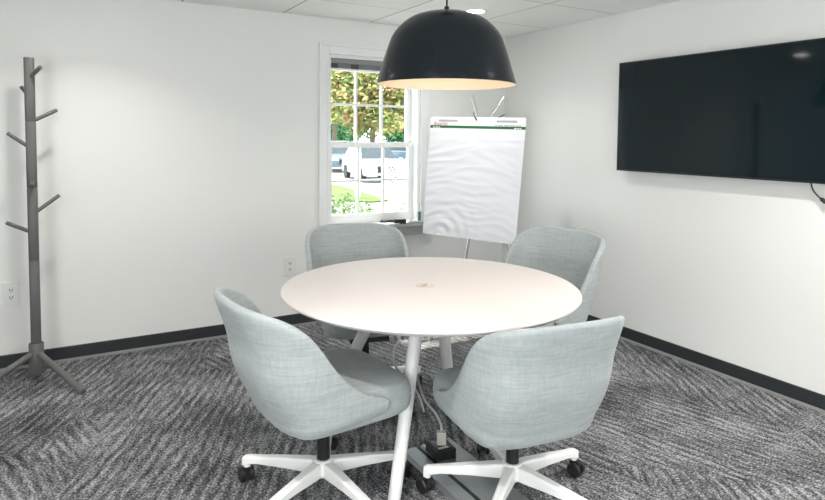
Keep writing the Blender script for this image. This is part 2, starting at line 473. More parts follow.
for k in range(4):
    mt = Matrix.Rotation(math.radians(45 + 90 * k), 4, 'Z')
    box(bm, 0.18, 0.42, -0.025, 0.025, 0.694, 0.7088, 0, mt)
obj('underframe', bm, M['black_metal'], tb, smooth=False)
# round cable grommet in the table centre
bm = B(); lathe(bm, [(0.0, 0.7362), (0.026, 0.7362), (0.028, 0.7375), (0.038, 0.7375), (0.040, 0.735), (0.0, 0.7345)], 40)
g = obj('grommet', bm, M['grommet'], tb, loc=(-0.022, 0.013, 0), label='small round cable grommet ring set in the tabletop')
bm = B(); box(bm, -0.022, 0.022, -0.003, 0.003, 0.7362, 0.739, 0, Matrix.Rotation(0.6, 4, 'Z'))
obj('cable_slot', bm, M['cord_grey'], g, smooth=False)

# ================================================================== CHAIRS
def chair_path(n):
    W, A, XF, e = 0.266, 0.245, 0.135, 3.2
    raw = [(XF - (XF) * i / 10, -W) for i in range(10)]
    for i in range(81):
        t = -PI / 2 + PI * i / 80
        raw.append((-A * abs(math.cos(t)) ** (2 / e), W * math.copysign(abs(math.sin(t)) ** (2 / e), math.sin(t))))
    raw += [(XF * i / 10, W) for i in range(1, 11)]
    L = [0]
    for a, b in zip(raw, raw[1:]): L.append(L[-1] + math.hypot(b[0] - a[0], b[1] - a[1]))
    out = []
    for i in range(n):
        s = L[-1] * i / (n - 1); k = 0
        while k < len(L) - 2 and L[k + 1] < s: k += 1
        t = (s - L[k]) / max(L[k + 1] - L[k], 1e-9)
        out.append(Vector((raw[k][0] + (raw[k + 1][0] - raw[k][0]) * t, raw[k][1] + (raw[k + 1][1] - raw[k][1]) * t, 0)))
    return out
RIM = [(0, 0.800), (0.12, 0.800), (0.22, 0.798), (0.30, 0.791), (0.37, 0.774), (0.43, 0.742), (0.49, 0.694), (0.56, 0.626), (0.64, 0.558), (0.73, 0.507), (0.82, 0.470), (0.90, 0.450), (0.96, 0.440), (1.0, 0.420)]
def shell_mesh():
    bm = B(); n = 57; P = chair_path(n); rows = []
    nv1, nv2 = 6, 10
    for i, p in enumerate(P):
        u = -1 + 2 * i / (n - 1); au = abs(u)
        a, b = P[max(i - 1, 0)], P[min(i + 1, n - 1)]
        tng = (b - a).normalized(); nrm = Vector((tng.y, -tng.x, 0))
        if nrm.x * 0 + nrm.dot(p - Vector((0.1, 0, 0))) < 0: nrm = -nrm
        top = lerp_tab(RIM, au)
        back = max(0.0, -nrm.x)
        zb = 0.318 + 0.030 * au ** 3
        zs = zb + 0.075
        lean = 0.08 + 0.26 * back ** 1.5
        row = []
        for k in range(nv1):
            q = k / nv1 * PI / 2
            ins = 0.105 * (1 - math.sin(q)); z = zb + 0.075 * (1 - math.cos(q))
            row.append(p - nrm * ins + Vector((0, 0, z)))
        for k in range(nv2 + 1):
            z = zs + (top - zs) * k / nv2
            h = z - zs
            row.append(p + nrm * (lean * h + 0.02 * math.sin(min(h / 0.25, 1) * PI) * back) + Vector((0, 0, z)))
        rows.append([bm.verts.new(v) for v in row])
    for a, b in zip(rows, rows[1:]):
        for k in range(len(a) - 1): bm.faces.new((a[k], b[k], b[k + 1], a[k + 1]))
    return bm
def seat_mesh():
    bm = B(); n = 56; rows = []
    prof = [(0.0, 0.330), (0.55, 0.330), (0.84, 0.332), (0.94, 0.340), (0.985, 0.355), (1.0, 0.385), (0.999, 0.404), (0.991, 0.408), (0.999, 0.412),
            (0.995, 0.428), (0.975, 0.448), (0.93, 0.462), (0.80, 0.472), (0.5, 0.477), (0.0, 0.477)]
    for s, z in prof:
        if s == 0: rows.append([bm.verts.new((0.035, 0, z))]); continue
        r = []
        for i in range(n):
            t = 2 * PI * i / n; c, sn = math.cos(t), math.sin(t); e = 2 / 6.0
            x = 0.035 + s * 0.250 * math.copysign(abs(c) ** e, c)
            y = s * 0.243 * math.copysign(abs(sn) ** e, sn)
            y *= 1 - 0.04 * max(0, (x - 0.12) / 0.18)
            zz = z - 0.016 * max(0, (x - 0.10) / 0.24) ** 2 * (1 if z > 0.40 else -0.4)
            r.append(bm.verts.new((x, y, zz)))
        rows.append(r)
    for a, b in zip(rows, rows[1:]):
        for i in range(n):
            j2 = (i + 1) % n
            if len(a) == 1: bm.faces.new((a[0], b[j2], b[i]))
            elif len(b) == 1: bm.faces.new((a[i], a[j2], b[0]))
            else: bm.faces.new((a[i], a[j2], b[j2], b[i]))
    return bm
CR = 0.320                                     # caster circle
def star_leg(bm, a):
    m = Matrix.Rotation(a, 4, 'Z')
    st = [(0.02, 0.022, 0.084, 0.136), (0.06, 0.0215, 0.084, 0.134), (0.16, 0.0185, 0.086, 0.124), (0.27, 0.0165, 0.084, 0.111), (CR, 0.0160, 0.076, 0.106), (CR + 0.015, 0.0145, 0.066, 0.100)]
    prev = None
    for x, hw, z0, z1 in st:
        c = 0.006
        r = ring(bm, [m @ Vector(v) for v in ((x, -hw, z0), (x, hw, z0), (x, hw, z1 - c), (x, hw - c, z1), (x, -hw + c, z1), (x, -hw, z1 - c))])
        if prev: skin(bm, prev, r)
        else: bm.faces.new(r)
        prev = r
    bm.faces.new(prev)
    tube(bm, [m @ Vector((CR, 0, 0.08)), m @ Vector((CR, 0, 0.062))], 0.0145, 12)
def caster_mesh(c, ang):
    bm = B(); mt = Matrix.Translation(c) @ Matrix.Rotation(ang, 4, 'Z')
    for s in (-1, 1):
        cyl = [(0.020 * s + w_ * s, r) for w_, r in ((-0.010, 0.024), (-0.009, 0.0275), (0.003, 0.0285), (0.007, 0.025), (0.008, 0.015))]
        prev = None
        for yy, r in cyl:
            q = ring(bm, [mt @ Vector((-0.012 + r * math.cos(t), yy, 0.0285 + r * math.sin(t))) for t in [2 * PI * k / 20 for k in range(20)]])
            if prev: skin(bm, prev, q)
            else: bm.faces.new(q)
            prev = q
        bm.faces.new(prev)
    box(bm, -0.030, 0.012, -0.010, 0.010, 0.02, 0.058, 0, mt)
    tube(bm, [mt @ Vector((0, 0, 0.050)), mt @ Vector((0, 0, 0.068))], 0.008, 10)
    return bm
def make_chair(label):
    t = thing('swivel_chair', label, 'chair', group='grey chairs around the meeting table')
    obj('backrest_shell', shell_mesh(), M['fabric'], t, solid=0.030, subsurf=2)
    obj('seat_cushion', seat_mesh(), M['fabric'], t, subsurf=1)
    bm = B(); tube(bm, [(0, 0, 0.13), (0, 0, 0.345)], 0.0245, 20); box(bm, -0.13, 0.13, -0.10, 0.10, 0.327, 0.350)
    obj('column', bm, M['black_metal'], t)
    bm = B(); lathe(bm, [(0, 0.080), (0.040, 0.080), (0.046, 0.09), (0.045, 0.128), (0.034, 0.140), (0, 0.140)], 28)
    for k in range(5): star_leg(bm, 2 * PI * k / 5)
    base = obj('star_base', bm, M['white_plastic'], t, bevel=0.002)
    for k in range(5):
        a = 2 * PI * k / 5
        obj('caster', caster_mesh(Vector((CR * math.cos(a), CR * math.sin(a), 0)), a + PI / 2 + (0.8, -0.5, 2.1, 0.3, 1.2)[k]), M['black_plastic'], base)
    return t
def dup(root, label):
    r = root.copy(); COL.objects.link(r); r['label'] = label
    for ch in list(root.children):
        c = ch.copy(); COL.objects.link(c); c.parent = r
        for g2 in list(ch.children):
            d = g2.copy(); COL.objects.link(d); d.parent = c
    return r
def place(t, x, y, face, star, dz=0):
    t.location = (x, y, 0); t.rotation_euler = (0, 0, math.radians(face))
    for ch in t.children:
        if ch.name.startswith('star_base'): ch.rotation_euler = (0, 0, math.radians(star - face))
        elif not ch.name.startswith('column'): ch.location.z = dz      # seat height set by the gas lift
chA = make_chair('grey upholstered swivel chair at the left of the table, nearest the coat stand')
chB = dup(chA, 'grey upholstered swivel chair with its back turned, at the front right of the table')
chC = dup(chA, 'grey upholstered swivel chair behind the table below the window')
chD = dup(chA, 'grey upholstered swivel chair at the far right of the table beside the right wall')
place(chA, 0.850, 2.130, 5, 136)
place(chB, 1.462, 1.760, 83, 145, -0.03)
place(chC, 1.365, 2.85, -103, -72, 0.055)
place(chD, 2.14, 2.45, 192, 12, 0.045)

# ================================================================== PENDANT LAMP
LC = Vector((1.455, 2.24, 1.583)); LR = 0.302
lp = thing('pendant_lamp', 'large black dome pendant lamp hanging over the round table', 'lamp', LC)
k_ = LR / 283
outer = [(283, 0), (281, 4), (250, 108), (236, 150), (218, 195), (190, 231), (150, 263), (105, 281), (60, 291), (22, 296), (0, 297)]
op = [(r * k_, z * k_) for r, z in outer]
op = [(v.x, v.y) for v in spline([(r, z, 0) for r, z in op[1:]], 4)]
op = [(max(r, 0), z) for r, z in op]; op[-1] = (0, op[-1][1])
bm = B(); lathe(bm, [(LR - 0.002, 0)] + op, 96)
sh = obj('lamp_shade', bm, M['shade'], lp)
inn = [(max(r - 0.004, 0), z - 0.003) for r, z in op]; inn[-1] = (0, inn[-1][1]); inn[0] = (inn[0][0], 0.0)
bm = B(); lathe(bm, inn, 96)
# rim joining both skins
lathe(bm, [(inn[0][0], 0), (LR - 0.002, 0)], 96)
obj('shade_lining', bm, M['shade_in'], sh, label='cream inner lining of the lamp shade')
bm = B(); tube(bm, [(0, 0, 297 * k_ - 0.004), (0, 0, 297 * k_ + 0.018)], [0.014, 0.009], 16); tube(bm, [(0, 0, 297 * k_), (0, 0, H - LC.z - 0.012)], 0.0042, 10)
obj('cord', bm, M['black_plastic'], lp)
bm = B(); lathe(bm, [(0, H - LC.z), (0.06, H - LC.z), (0.058, H - LC.z - 0.02), (0.0, H - LC.z - 0.024)], 32)
obj('ceiling_rose', bm, M['black_metal'], lp)
bm = B(); tube(bm, [(0, 0, 0.31), (0, 0, 0.235)], 0.022, 16); obj('bulb_socket', bm, M['black_plastic'], lp)
bm = B(); lathe(bm, [(0, 0.13), (0.025, 0.136), (0.043, 0.16), (0.045, 0.185), (0.03, 0.215), (0.015, 0.24), (0, 0.24)], 24)
obj('bulb', bm, M['bulb'], lp)
pl = bpy.data.lights.new('pendant_light', 'POINT'); pl.energy = 0.9; pl.color = (1.0, 0.58, 0.25); pl.shadow_soft_size = 0.05
po = bpy.data.objects.new('pendant_light', pl); COL.objects.link(po); po.parent = lp; po.location = (0, 0, 0.10)

# ================================================================== CEILING DOWNLIGHTS
def downlight(x, y, label, e=15):
    t = thing('ceiling_downlight', label, 'ceiling light', (x, y, H), group='recessed ceiling downlights')
    bm = B(); lathe(bm, [(0.058, -0.001), (0.062, -0.006), (0.078, -0.006), (0.083, -0.0005)], 40)
    obj('trim_ring', bm, M['white_plastic'], t)
    bm = B(); lathe(bm, [(0, -0.0025), (0.060, -0.0025)], 40)
    obj('diffuser', bm, M['led'], t)
    l = bpy.data.lights.new('downlight_lamp', 'AREA'); l.shape = 'DISK'; l.size = 0.12; l.energy = e; l.color = (1.0, 0.97, 0.92); l.spread = math.radians(125)
    o = bpy.data.objects.new('downlight_lamp', l); COL.objects.link(o); o.parent = t; o.location = (0, 0, -0.012)
downlight(2.43, 3.39, 'round lit recessed ceiling light just right of the pendant lamp top', 4)
downlight(0.10, 3.37, 'round lit recessed ceiling light above the coat stand, mirrored in the television', 6)
downlight(2.43, 1.15, 'round lit recessed ceiling light over the right side, before the television')
downlight(0.10, 1.15, 'round lit recessed ceiling light left of the viewer')
downlight(2.43, -1.1, 'round lit recessed ceiling light at the rear right')
downlight(0.10, -1.1, 'round lit recessed ceiling light at the rear left')

# ================================================================== TELEVISION
TX, TY0, TY1, TZ0, TZ1 = 3.224, 1.56, 2.863, 1.146, 1.856
tv = thing('television', 'large black flat television mounted on the right wall', 'television', (TX, (TY0 + TY1) / 2, TZ0))
def tl(bm):
    bmesh.ops.translate(bm, verts=bm.verts, vec=-Vector(tv.location)); return bm
b_ = 0.007
bm = B()
box(bm, TX + 0.003, TX + 0.030, TY0, TY1, TZ0, TZ1)
box(bm, TX, TX + 0.003, TY0, TY0 + b_, TZ0, TZ1); box(bm, TX, TX + 0.003, TY1 - b_, TY1, TZ0, TZ1)
box(bm, TX, TX + 0.003, TY0 + b_, TY1 - b_, TZ0, TZ0 + b_ + 0.004); box(bm, TX, TX + 0.003, TY0 + b_, TY1 - b_, TZ1 - b_, TZ1)
obj('housing', tl(bm), M['bezel'], tv, smooth=False)
obj('screen', tl(bx(TX + 0.0012, TX + 0.003, TY0 + b_, TY1 - b_, TZ0 + b_ + 0.004, TZ1 - b_)), M['screen'], tv, smooth=False)
bm = B(); box(bm, TX + 0.03, TX + 0.05, TY0 + 0.25, TY1 - 0.25, TZ0 + 0.08, TZ1 - 0.25); box(bm, TX + 0.05, XR - 0.002, 2.0, 2.42, 1.4, 1.62)
obj('wall_bracket', tl(bm), M['black_metal'], tv, smooth=False)
cab = thing('power_cable', 'black cable with a plug hanging below the television', 'cable', (3.262, 1.66, 1.16))
pth = spline([(3.262, 1.662, 1.16), (3.262, 1.650, 1.115), (3.264, 1.628, 1.085), (3.266, 1.612, 1.070)], 6)
bm = B(); tube(bm, [p - Vector(cab.location) for p in pth], 0.0035, 10); obj('cord', bm, M['black_plastic'], cab)
bm = B(); d = Vector((0.004, -0.82, -0.58)).normalized(); p = Vector((3.266, 1.614, 1.0715)) - Vector(cab.location)
tube(bm, [p, p + d * 0.008, p + d * 0.030, p + d * 0.036], [0.005, 0.0105, 0.0105, 0.005], 12)
e0 = p + d * 0.034; ww = XR - 0.001 - cab.location.x
tube(bm, spline([e0, e0 + d * 0.05, Vector((0.012, -0.14, -0.16)), Vector((ww - 0.006, -0.19, -0.175)), Vector((ww, -0.20, -0.175))], 6), 0.0035, 10)
obj('plug', bm, M['black_plastic'], cab)

# ================================================================== COAT STAND
SB = Vector((-0.125, 3.93, 0)); LEAN = Vector((-0.006, 0.0, 0)); STOP = 1.765
cs = thing('coat_stand', 'tall grey wooden coat stand with upright pegs by the back wall', 'coat stand', SB)
def pole_at(z): return LEAN * ((z - 0.1) / 1.7) + Vector((0, 0, z))
bm = B()
secs = [0.195, 0.66, 1.06, 1.42, STOP]
for i, (a, b) in enumerate(zip(secs, secs[1:])):
    pr = None
    for z, r in ((a, 0.0215), (a + 0.004, 0.0235), (b - 0.004, 0.0235), (b, 0.0215)):
        c = pole_at(z)
        q = ring(bm, [c + Vector((r * (1.08 if abs(math.cos(t)) > 0.5 else 1) * math.copysign(abs(math.cos(t)) ** 0.55, math.cos(t)), r * math.copysign(abs(math.sin(t)) ** 0.55, math.sin(t)), 0)) for t in [2 * PI * k / 24 + 0.01 for k in range(24)]])
        if pr: skin(bm, pr, q)
        else: bm.faces.new(q)
        pr = q
    bm.faces.new(pr)
obj('pole', bm, M['stand'], cs)
bm = B(); tube(bm, [(0, 0, 0.028), (0, 0, 0.032), pole_at(0.196), pole_at(0.200)], [0.034, 0.036, 0.037, 0.034], 28)
obj('sleeve', bm, M['stand'], cs)
for foot in (Vector((0.215, -0.36, 0.012)), Vector((-0.32, -0.20, 0.012)), Vector((0.06, 0.19, 0.014))):
    d = Vector((foot.x, foot.y, 0)).normalized()
    bm = B(); tube(bm, [d * 0.02 + Vector((0, 0, 0.145 if foot.y < 0 else 0.13)), foot], [0.0175, 0.0165], 18)
    obj('leg', bm, M['stand'], cs)
def peg(z, tip):
    bm = B(); b0 = pole_at(z)
    tube(bm, [b0, b0 + Vector(tip) * 0.97, b0 + Vector(tip)], [0.0105, 0.0105, 0.0085], 14)
    obj('peg', bm, M['stand'], cs)
peg(1.655, (0.055, -0.095, 0.055)); peg(1.555, (-0.042, 0.085, 0.055)); peg(1.418, (0.126, 0.03, 0.070)); peg(1.275, (-0.105, -0.03, 0.082))
peg(1.065, (0.004, -0.120, 0.030)); peg(0.915, (0.128, 0.02, 0.098)); peg(0.812, (-0.122, -0.03, 0.068))

# ================================================================== WALL OUTLETS
def outlet(x, z, label):
    t = thing('wall_outlet', label, 'outlet', (x, YB, z), group='white outlets on the back wall')
    obj('cover_plate', bx(-0.039, 0.039, -0.008, 0, -0.067, 0.067), M['outlet'], t, smooth=False, bevel=0.004)
    for s in (1, -1):
        bm = B(); zc = 0.022 * s
        pts = [(0.017 * math.cos(a), max(-0.013, min(0.013, 0.018 * math.sin(a)))) for a in [2 * PI * k / 24 for k in range(24)]]
        r1 = ring(bm, [(px, -0.008, zc + pz) for px, pz in pts]); r2 = ring(bm, [(px, -0.011, zc + pz) for px, pz in pts])
        skin(bm, r1, r2); bm.faces.new(r2)
        for sx in (-1, 1): box(bm, sx * 0.0065 - 0.0022, sx * 0.0065 + 0.0022, -0.0122, -0.0105, zc - 0.001, zc + 0.0085, 1)
        box(bm, -0.003, 0.003, -0.0122, -0.0105, zc - 0.0095, zc - 0.0045, 1)
        obj('receptacle', bm, [M['outlet'], M['slot']], t, smooth=False)
outlet(-0.249, 0.438, 'white double outlet low on the back wall left of the coat stand')
outlet(1.400, 0.434, 'white double outlet on the back wall just left of the window chair')

# ================================================================== FLIP CHART: easel and pad
TLc, TRc = Vector((2.329, 3.774, 1.501)), Vector((2.876, 3.374, 1.497))
BLc, BRc = Vector((2.212, 3.681, 0.680)), Vector((2.726, 3.293, 0.618))
PN = (TRc - TLc).cross(BLc - TLc).normalized()
if PN.y > 0: PN = -PN                       # towards the viewer
def pad(u, v, off=0.0):                      # u across 0..1, v down 0..1
    return (TLc.lerp(TRc, u)).lerp(BLc.lerp(BRc, u), v) + PN * off
def sheet(bm, u0, u1, v0, v1, o0, o1, mi=0, nu=1, nv=1):
    """thin slab on the pad between offsets o0..o1"""
    q = [[pad(u, v, o) for u, v in ((u0, v0), (u1, v0), (u1, v1), (u0, v1))] for o in (o0, o1)]
    a, b = ring(bm, q[0]), ring(bm, q[1])
    skin(bm, a, b, mi); bm.faces.new(a).material_index = mi; bm.faces.new(b).material_index = mi
pd = thing('easel_pad', 'large white flip chart pad with a green stripe hanging on the easel', 'flip chart pad', pad(0.5, 1.0))
def pw(bm):
    bmesh.ops.translate(bm, verts=bm.verts, vec=-Vector(pd.location)); return bm
# header card with rounded top corners
bm = B(); rr = 0.022
ou = []
for cx, cv, a0 in ((1 - rr, rr * 0.8, 0), (rr, rr * 0.8, PI / 2)):
    for k in range(7):
        a = a0 + PI / 2 * k / 6; ou.append((cx + rr * math.cos(a), cv - rr * 0.8 * math.sin(a)))
ou += [(0, 0.10), (1, 0.10)]
a, b = ring(bm, [pad(u, v, -0.004) for u, v in ou]), ring(bm, [pad(u, v, 0.010) for u, v in ou])
skin(bm, a, b); bm.faces.new(a); bm.faces.new(b)
obj('header_card', pw(bm), M['card'], pd, smooth=False)
bm = B(); sheet(bm, 0.001, 0.999, 0.075, 0.106, 0.0102, 0.0125); obj('green_stripe', pw(bm), M['green'], pd, smooth=False, label='dark green stripe across the pad header')
for u0, u1 in ((0.085, 0.285), (0.69, 0.905)):
    bm = B(); sheet(bm, u0, u1, 0.024, 0.043, 0.0095, 0.0108); obj('carry_slot', pw(bm), M['grey_ink'], pd, smooth=False, label='grey slot in the pad header')
bm = B()
for i in range(9):
    u = 0.68 + 0.031 * i; sheet(bm, u, u + 0.021 + 0.006 * (i % 2), 0.0655, 0.0705, 0.0100, 0.0104)
obj('fine_print', pw(bm), M['black_ink'], pd, smooth=False)
for grp in (((0.03, 0.05), (0.058, 0.082), (0.088, 0.104)), ((0.88, 0.905), (0.91, 0.935), (0.94, 0.955))):
    bm = B()
    for u0, u1 in grp: sheet(bm, u0, u1, 0.086, 0.095, 0.0126, 0.0130)
    obj('stripe_print', pw(bm), M['white_ink'], pd, smooth=False)
# brand word in red on the header
cu = bpy.data.curves.new('brand', 'FONT'); cu.body = 'Staples'; cu.size = 0.036; cu.extrude = 0.0006
to = bpy.data.objects.new('tmp_text', cu); COL.objects.link(to)
dg = bpy.context.evaluated_depsgraph_get(); me = bpy.data.meshes.new_from_object(to.evaluated_get(dg)); bpy.data.objects.remove(to)
ux = (TRc - TLc).normalized(); uz = ux.cross(PN).normalized()
uz = -uz if uz.z < 0 else uz
bt = Matrix((ux, uz, ux.cross(uz))).transposed().to_4x4(); bt.translation = pad(0.035, 0.072, 0.0103) - Vector(pd.location)
me.transform(bt); me.materials.clear(); me.materials.append(M['red'])
bo = bpy.data.objects.new('brand_word', me); COL.objects.link(bo); bo.parent = pd; bo['label'] = 'small red brand word on the pad header'
# sheets: backing stack and the crumpled top page
bm = B(); sheet(bm, 0.004, 0.992, 0.09, 0.985, -0.003, 0.0015); obj('page_stack', pw(bm), M['paper'], pd, smooth=False)
bm = B(); nu, nv = 90, 130; g = []
for jv in range(nv + 1):
    v = 0.098 + 0.902 * jv / nv; row = []
    for iu in range(nu + 1):
        u = iu / nu; s = max(0, (v - 0.10)) / 0.9
        fade = min(1, s / 0.10)
        q = Vector((u * 2.0 + 3, v * 15 + 0.9 * math.sin(u * 3.1) + 0.7 * noise.noise(Vector((u * 3, v * 3, 5))), 1.3))
        w1 = abs(noise.noise(q)); w2 = noise.noise(Vector((u * 5, v * 24 + 1.6 * math.sin(u * 4), 7.7)))
        du, dv = (u - 0.18), (v - 0.985) * 1.2
        rad = math.hypot(du, dv); swirl = math.exp(-(rad / 0.26) ** 2) * math.sin(rad * 62) * 0.0045
        amp = 0.35 + 0.65 * math.exp(-((u - 0.28) / 0.5) ** 2)
        o = 0.0135 - 0.009 * min(1, s * 3) + fade * ((0.15 - w1) * 0.0070 * amp + w2 * 0.0022 * amp + swirl + 0.002 + 0.006 * s)
        row.append(bm.verts.new(pad(u, v, max(o, 0.0022))))
    g.append(row)
for a, b in zip(g, g[1:]):
    for i in range(nu): bm.faces.new((a[i], a[i + 1], b[i + 1], b[i]))
tp = obj('top_page', pw(bm), M['paper'], pd, auto=False)

ea = thing('easel', 'metal tripod easel holding the flip chart pad in the corner', 'easel', (2.72, 3.66, 0))
def ew(v): return Vector(v) - Vector(ea.location)
def eleg(p_top, p_bot, ext, name='leg'):
    bm = B(); a, b = Vector(p_top), Vector(p_bot)
    tube(bm, [ew(a), ew(a.lerp(b, 0.55))], 0.0105, 14); tube(bm, [ew(a.lerp(b, 0.53)), ew(b)], 0.008, 14)
    tube(bm, [ew(b), ew(b + (b - a).normalized() * 0.0)], 0.010, 12) if False else None
    l = obj(name, bm, M['chrome'], ea)
    bm = B(); tube(bm, [ew(b + (a - b).normalized() * 0.03), ew(b)], 0.0115, 12); obj('rubber_foot', bm, M['black_plastic'], l)
def foot_from(p, q):
    """extend line p->q to the floor"""
    p, q = Vector(p), Vector(q); t = (0.008 - p.z) / (q.z - p.z); return p + (q - p) * t
DP = 4.60
l1a, l1b = at(472, 95.5, 4.62), at(511, 258, 4.58)
eleg(l1a, foot_from(l1a, l1b), 0)
l2a, l2b = at(489, 121, 4.58), at(464.5, 258, 4.42)
eleg(l2a, foot_from(l2a, l2b), 0)
l3a = at(488, 126, 4.64)
eleg(l3a, foot_from(l3a, at(466, 258, 4.70)), 0)
bm = B(); tube(bm, [ew(at(504, 97, 4.62)), ew(at(490.5, 118, 4.60)), ew(at(487, 124, 4.60))], [0.0075, 0.0085, 0.0085], 12); obj('pad_arm', bm, M['chrome'], ea)
bm = B(); tube(bm, [ew(pad(0.445, -0.045, 0.004)), ew(pad(0.455, -0.01, 0.014)), ew(pad(0.487, 0.028, 0.014))], 0.0042, 10); obj('retaining_hook', bm, M['dark_steel'], ea)
bm = B(); tube(bm, [ew(pad(0.77, -0.028, -0.012)), ew(pad(0.70, 0.0, -0.010))], 0.0042, 10); obj('retaining_hook', bm, M['dark_steel'], ea)
bm = B(); c0 = pad(0.5, 0.02, -0.03); box(bm, -0.06, 0.06, -0.01, 0.01, -0.04, 0.02, 0, Matrix.Translation(ew(c0)) @ Matrix.Rotation(math.radians(-36), 4, 'Z')); obj('hinge_block', bm, M['dark_steel'], ea, smooth=False)

# ================================================================== WINDOW BLIND and things on the sill
bl = thing('window_blind', 'grey blind pulled up tight at the top of the window', 'blind', ((WX0 + WX1) / 2, YB + 0.04, WZ1))
x0, x1 = -0.36, 0.36
obj('headrail', bx(x0, x1, -0.022, 0.022, -0.022 - 0.036, -0.022), M['blind'], bl, smooth=False)
bm = B()
for k in range(7): box(bm, x0 + 0.003, x1 - 0.003, -0.021, 0.021, -0.064 - 0.0045 * k, -0.061 - 0.0045 * k)
obj('slats', bm, M['blind'], bl, smooth=False)
obj('bottom_rail', bx(x0 + 0.002, x1 - 0.002, -0.022, 0.022, -0.108, -0.094), M['trim'], bl, smooth=False)
for xx in (-0.335, -0.17, 0.08, 0.30):
    obj('ladder_clip', bx(xx - 0.03, xx + 0.03, -0.024, -0.0205, -0.095, -0.060), M['blind_dark'], bl, smooth=False)
bm = B(); tube(bm, spline([(0.375, -0.03, -0.05), (0.375, -0.03, -0.4), (0.377, -0.03, -0.86)], 6), 0.0018, 8); obj('pull_cord', bm, M['trim'], bl)
bm = B(); lathe(bm, [(0, -0.895), (0.006, -0.893), (0.0065, -0.875), (0.003, -0.858), (0, -0.858)], 12, (0.377, -0.03)); obj('cord_tassel', bm, M['trim'], bl)

ZS = WZ0 + 0.0002
# spray bottle
sb = thing('bottle', 'small white capped bottle with a grey label standing on the window sill', 'bottle', (2.430, YB - 0.034, ZS))
bm = B(); lathe(bm, [(0, 0), (0.020, 0), (0.0215, 0.004), (0.0215, 0.085), (0.017, 0.097), (0.011, 0.102), (0, 0.102)], 24); obj('body', bm, M['bottle_white'], sb)
bm = B(); arc = [math.radians(-122 + 10 * k) for k in range(14)]
rws = [ring(bm, [(r * math.cos(a), r * math.sin(a), z) for a in arc]) for r, z in ((0.0216, 0.012), (0.0221, 0.014), (0.0221, 0.080), (0.0216, 0.082))]
for ra, rb in zip(rws, rws[1:]):
    for k in range(len(arc) - 1): bm.faces.new((ra[k], ra[k + 1], rb[k + 1], rb[k]))
obj('label', bm, M['bottle_label'], sb)
bm = B(); lathe(bm, [(0.0, 0.1), (0.0135, 0.1), (0.0135, 0.130), (0.010, 0.137), (0, 0.138)], 20); obj('cap', bm, M['bottle_white'], sb)
# black adapter, dark folder, papers, cloth
o = tag(obj('papers', bx(-0.09, 0.09, -0.035, 0.030, 0, 0.006), M['paper'], None, False, (2.155, YB - 0.038, ZS), bevel=0.001), 'small stack of white papers under the black gadgets on the sill', 'paper')
ad = thing('power_adapter', 'black power adapter box on the window sill left of the white cloth', 'adapter', (2.262, YB - 0.046, ZS))
ad.rotation_euler = (0, 0, -0.25)
obj('housing', bx(-0.045, 0.045, -0.020, 0.022, 0, 0.034), M['black_plastic'], ad, smooth=False, bevel=0.004)
bm = B(); tube(bm, spline([(-0.04, 0, 0.02), (-0.075, 0.01, 0.026), (-0.11, 0.03, 0.012), (-0.155, 0.02, 0.012)], 6), 0.004, 8); obj('cord', bm, M['black_plastic'], ad)
fo = tag(obj('folder', bx(-0.10, 0.10, -0.03, 0.03, 0, 0.012), M['black_plastic'], None, False, (2.25, YB + 0.034, ZS + 0.0062), bevel=0.002), 'flat dark folder lying on the sill against the window glass', 'folder')
bm = B(); gg = []
for i in range(15):
    row = []
    for k in range(9):
        u, v = i / 14, k / 8; e = min(u, 1 - u) * 2; f = min(v, 1 - v) * 2
        z = 0.004 + 0.020 * min(1, e * 2.2) * min(1, f * 2.2) * (0.7 + 0.5 * noise.noise(Vector((u * 4, v * 3, 2))))
        row.append(bm.verts.new(((u - 0.5) * 0.13, (v - 0.5) * 0.062, z)))
    gg.append(row)
for a, b in zip(gg, gg[1:]):
    for k in range(8): bm.faces.new((a[k], b[k], b[k + 1], a[k + 1]))
o = obj('cloth', bm, M['paper'], None, True, (2.372, YB - 0.041, ZS + 0.0), solid=0.004)
tag(o, 'small crumpled white bundle on the window sill beside the black adapter', 'cloth')

# ================================================================== FLOOR RACEWAY, power box, plug and cable
rw = thing('cable_raceway', 'flat grey metal cable raceway plate on the carpet under the table', 'cable cover', (1.38, 1.7, 0))
bm = B()
def rcv(bm, x0, x1, h):
    prof = [(x0, 0), (x0 + 0.012, h), (x1 - 0.012, h), (x1, 0)]
    r = [ring(bm, [(x - 1.38, y - 1.7, z) for x, z in prof]) for y in (0.95, 2.24)]
    skin(bm, r[0], r[1]); bm.faces.new(r[0]); bm.faces.new(r[1])
rcv(bm, 1.250, 1.332, 0.014); rcv(bm, 1.338, 1.505, 0.014)
obj('cover', bm, M['plate'], rw, smooth=False)
obj('gap_strip', bx(-0.06, -0.03, -0.749, 0.539, 0.001, 0.007), M['plate_dark'], rw, smooth=False)
pb = thing('floor_power_box', 'black square power box on the grey floor raceway under the table', 'power box', (1.383, 2.135, 0.0143), math.radians(-4))
obj('housing', bx(-0.047, 0.047, -0.052, 0.052, 0, 0.040), M['black_plastic'], pb, smooth=False, bevel=0.004)
bm = B(); box(bm, -0.038, 0.038, -0.043, 0.043, 0.0395, 0.043); obj('lid', bm, M['black_metal'], pb, smooth=False, bevel=0.0015)
bm = B(); box(bm, -0.028, 0.018, -0.038, -0.024, 0.043, 0.0445); obj('data_port', bm, M['chrome'], pb, smooth=False, label='small silver port on the lid')
pc = thing('power_plug', 'beige plug with grey cable standing in the black floor power box', 'plug', (1.385, 2.135, 0.0576))
bm = B(); box(bm, -0.020, 0.020, -0.016, 0.016, 0, 0.056, 0, Matrix.Rotation(-0.5, 4, 'Z')); obj('body', bm, M['beige'], pc, smooth=False, bevel=0.004)
bm = B(); P0 = Vector(pc.location)
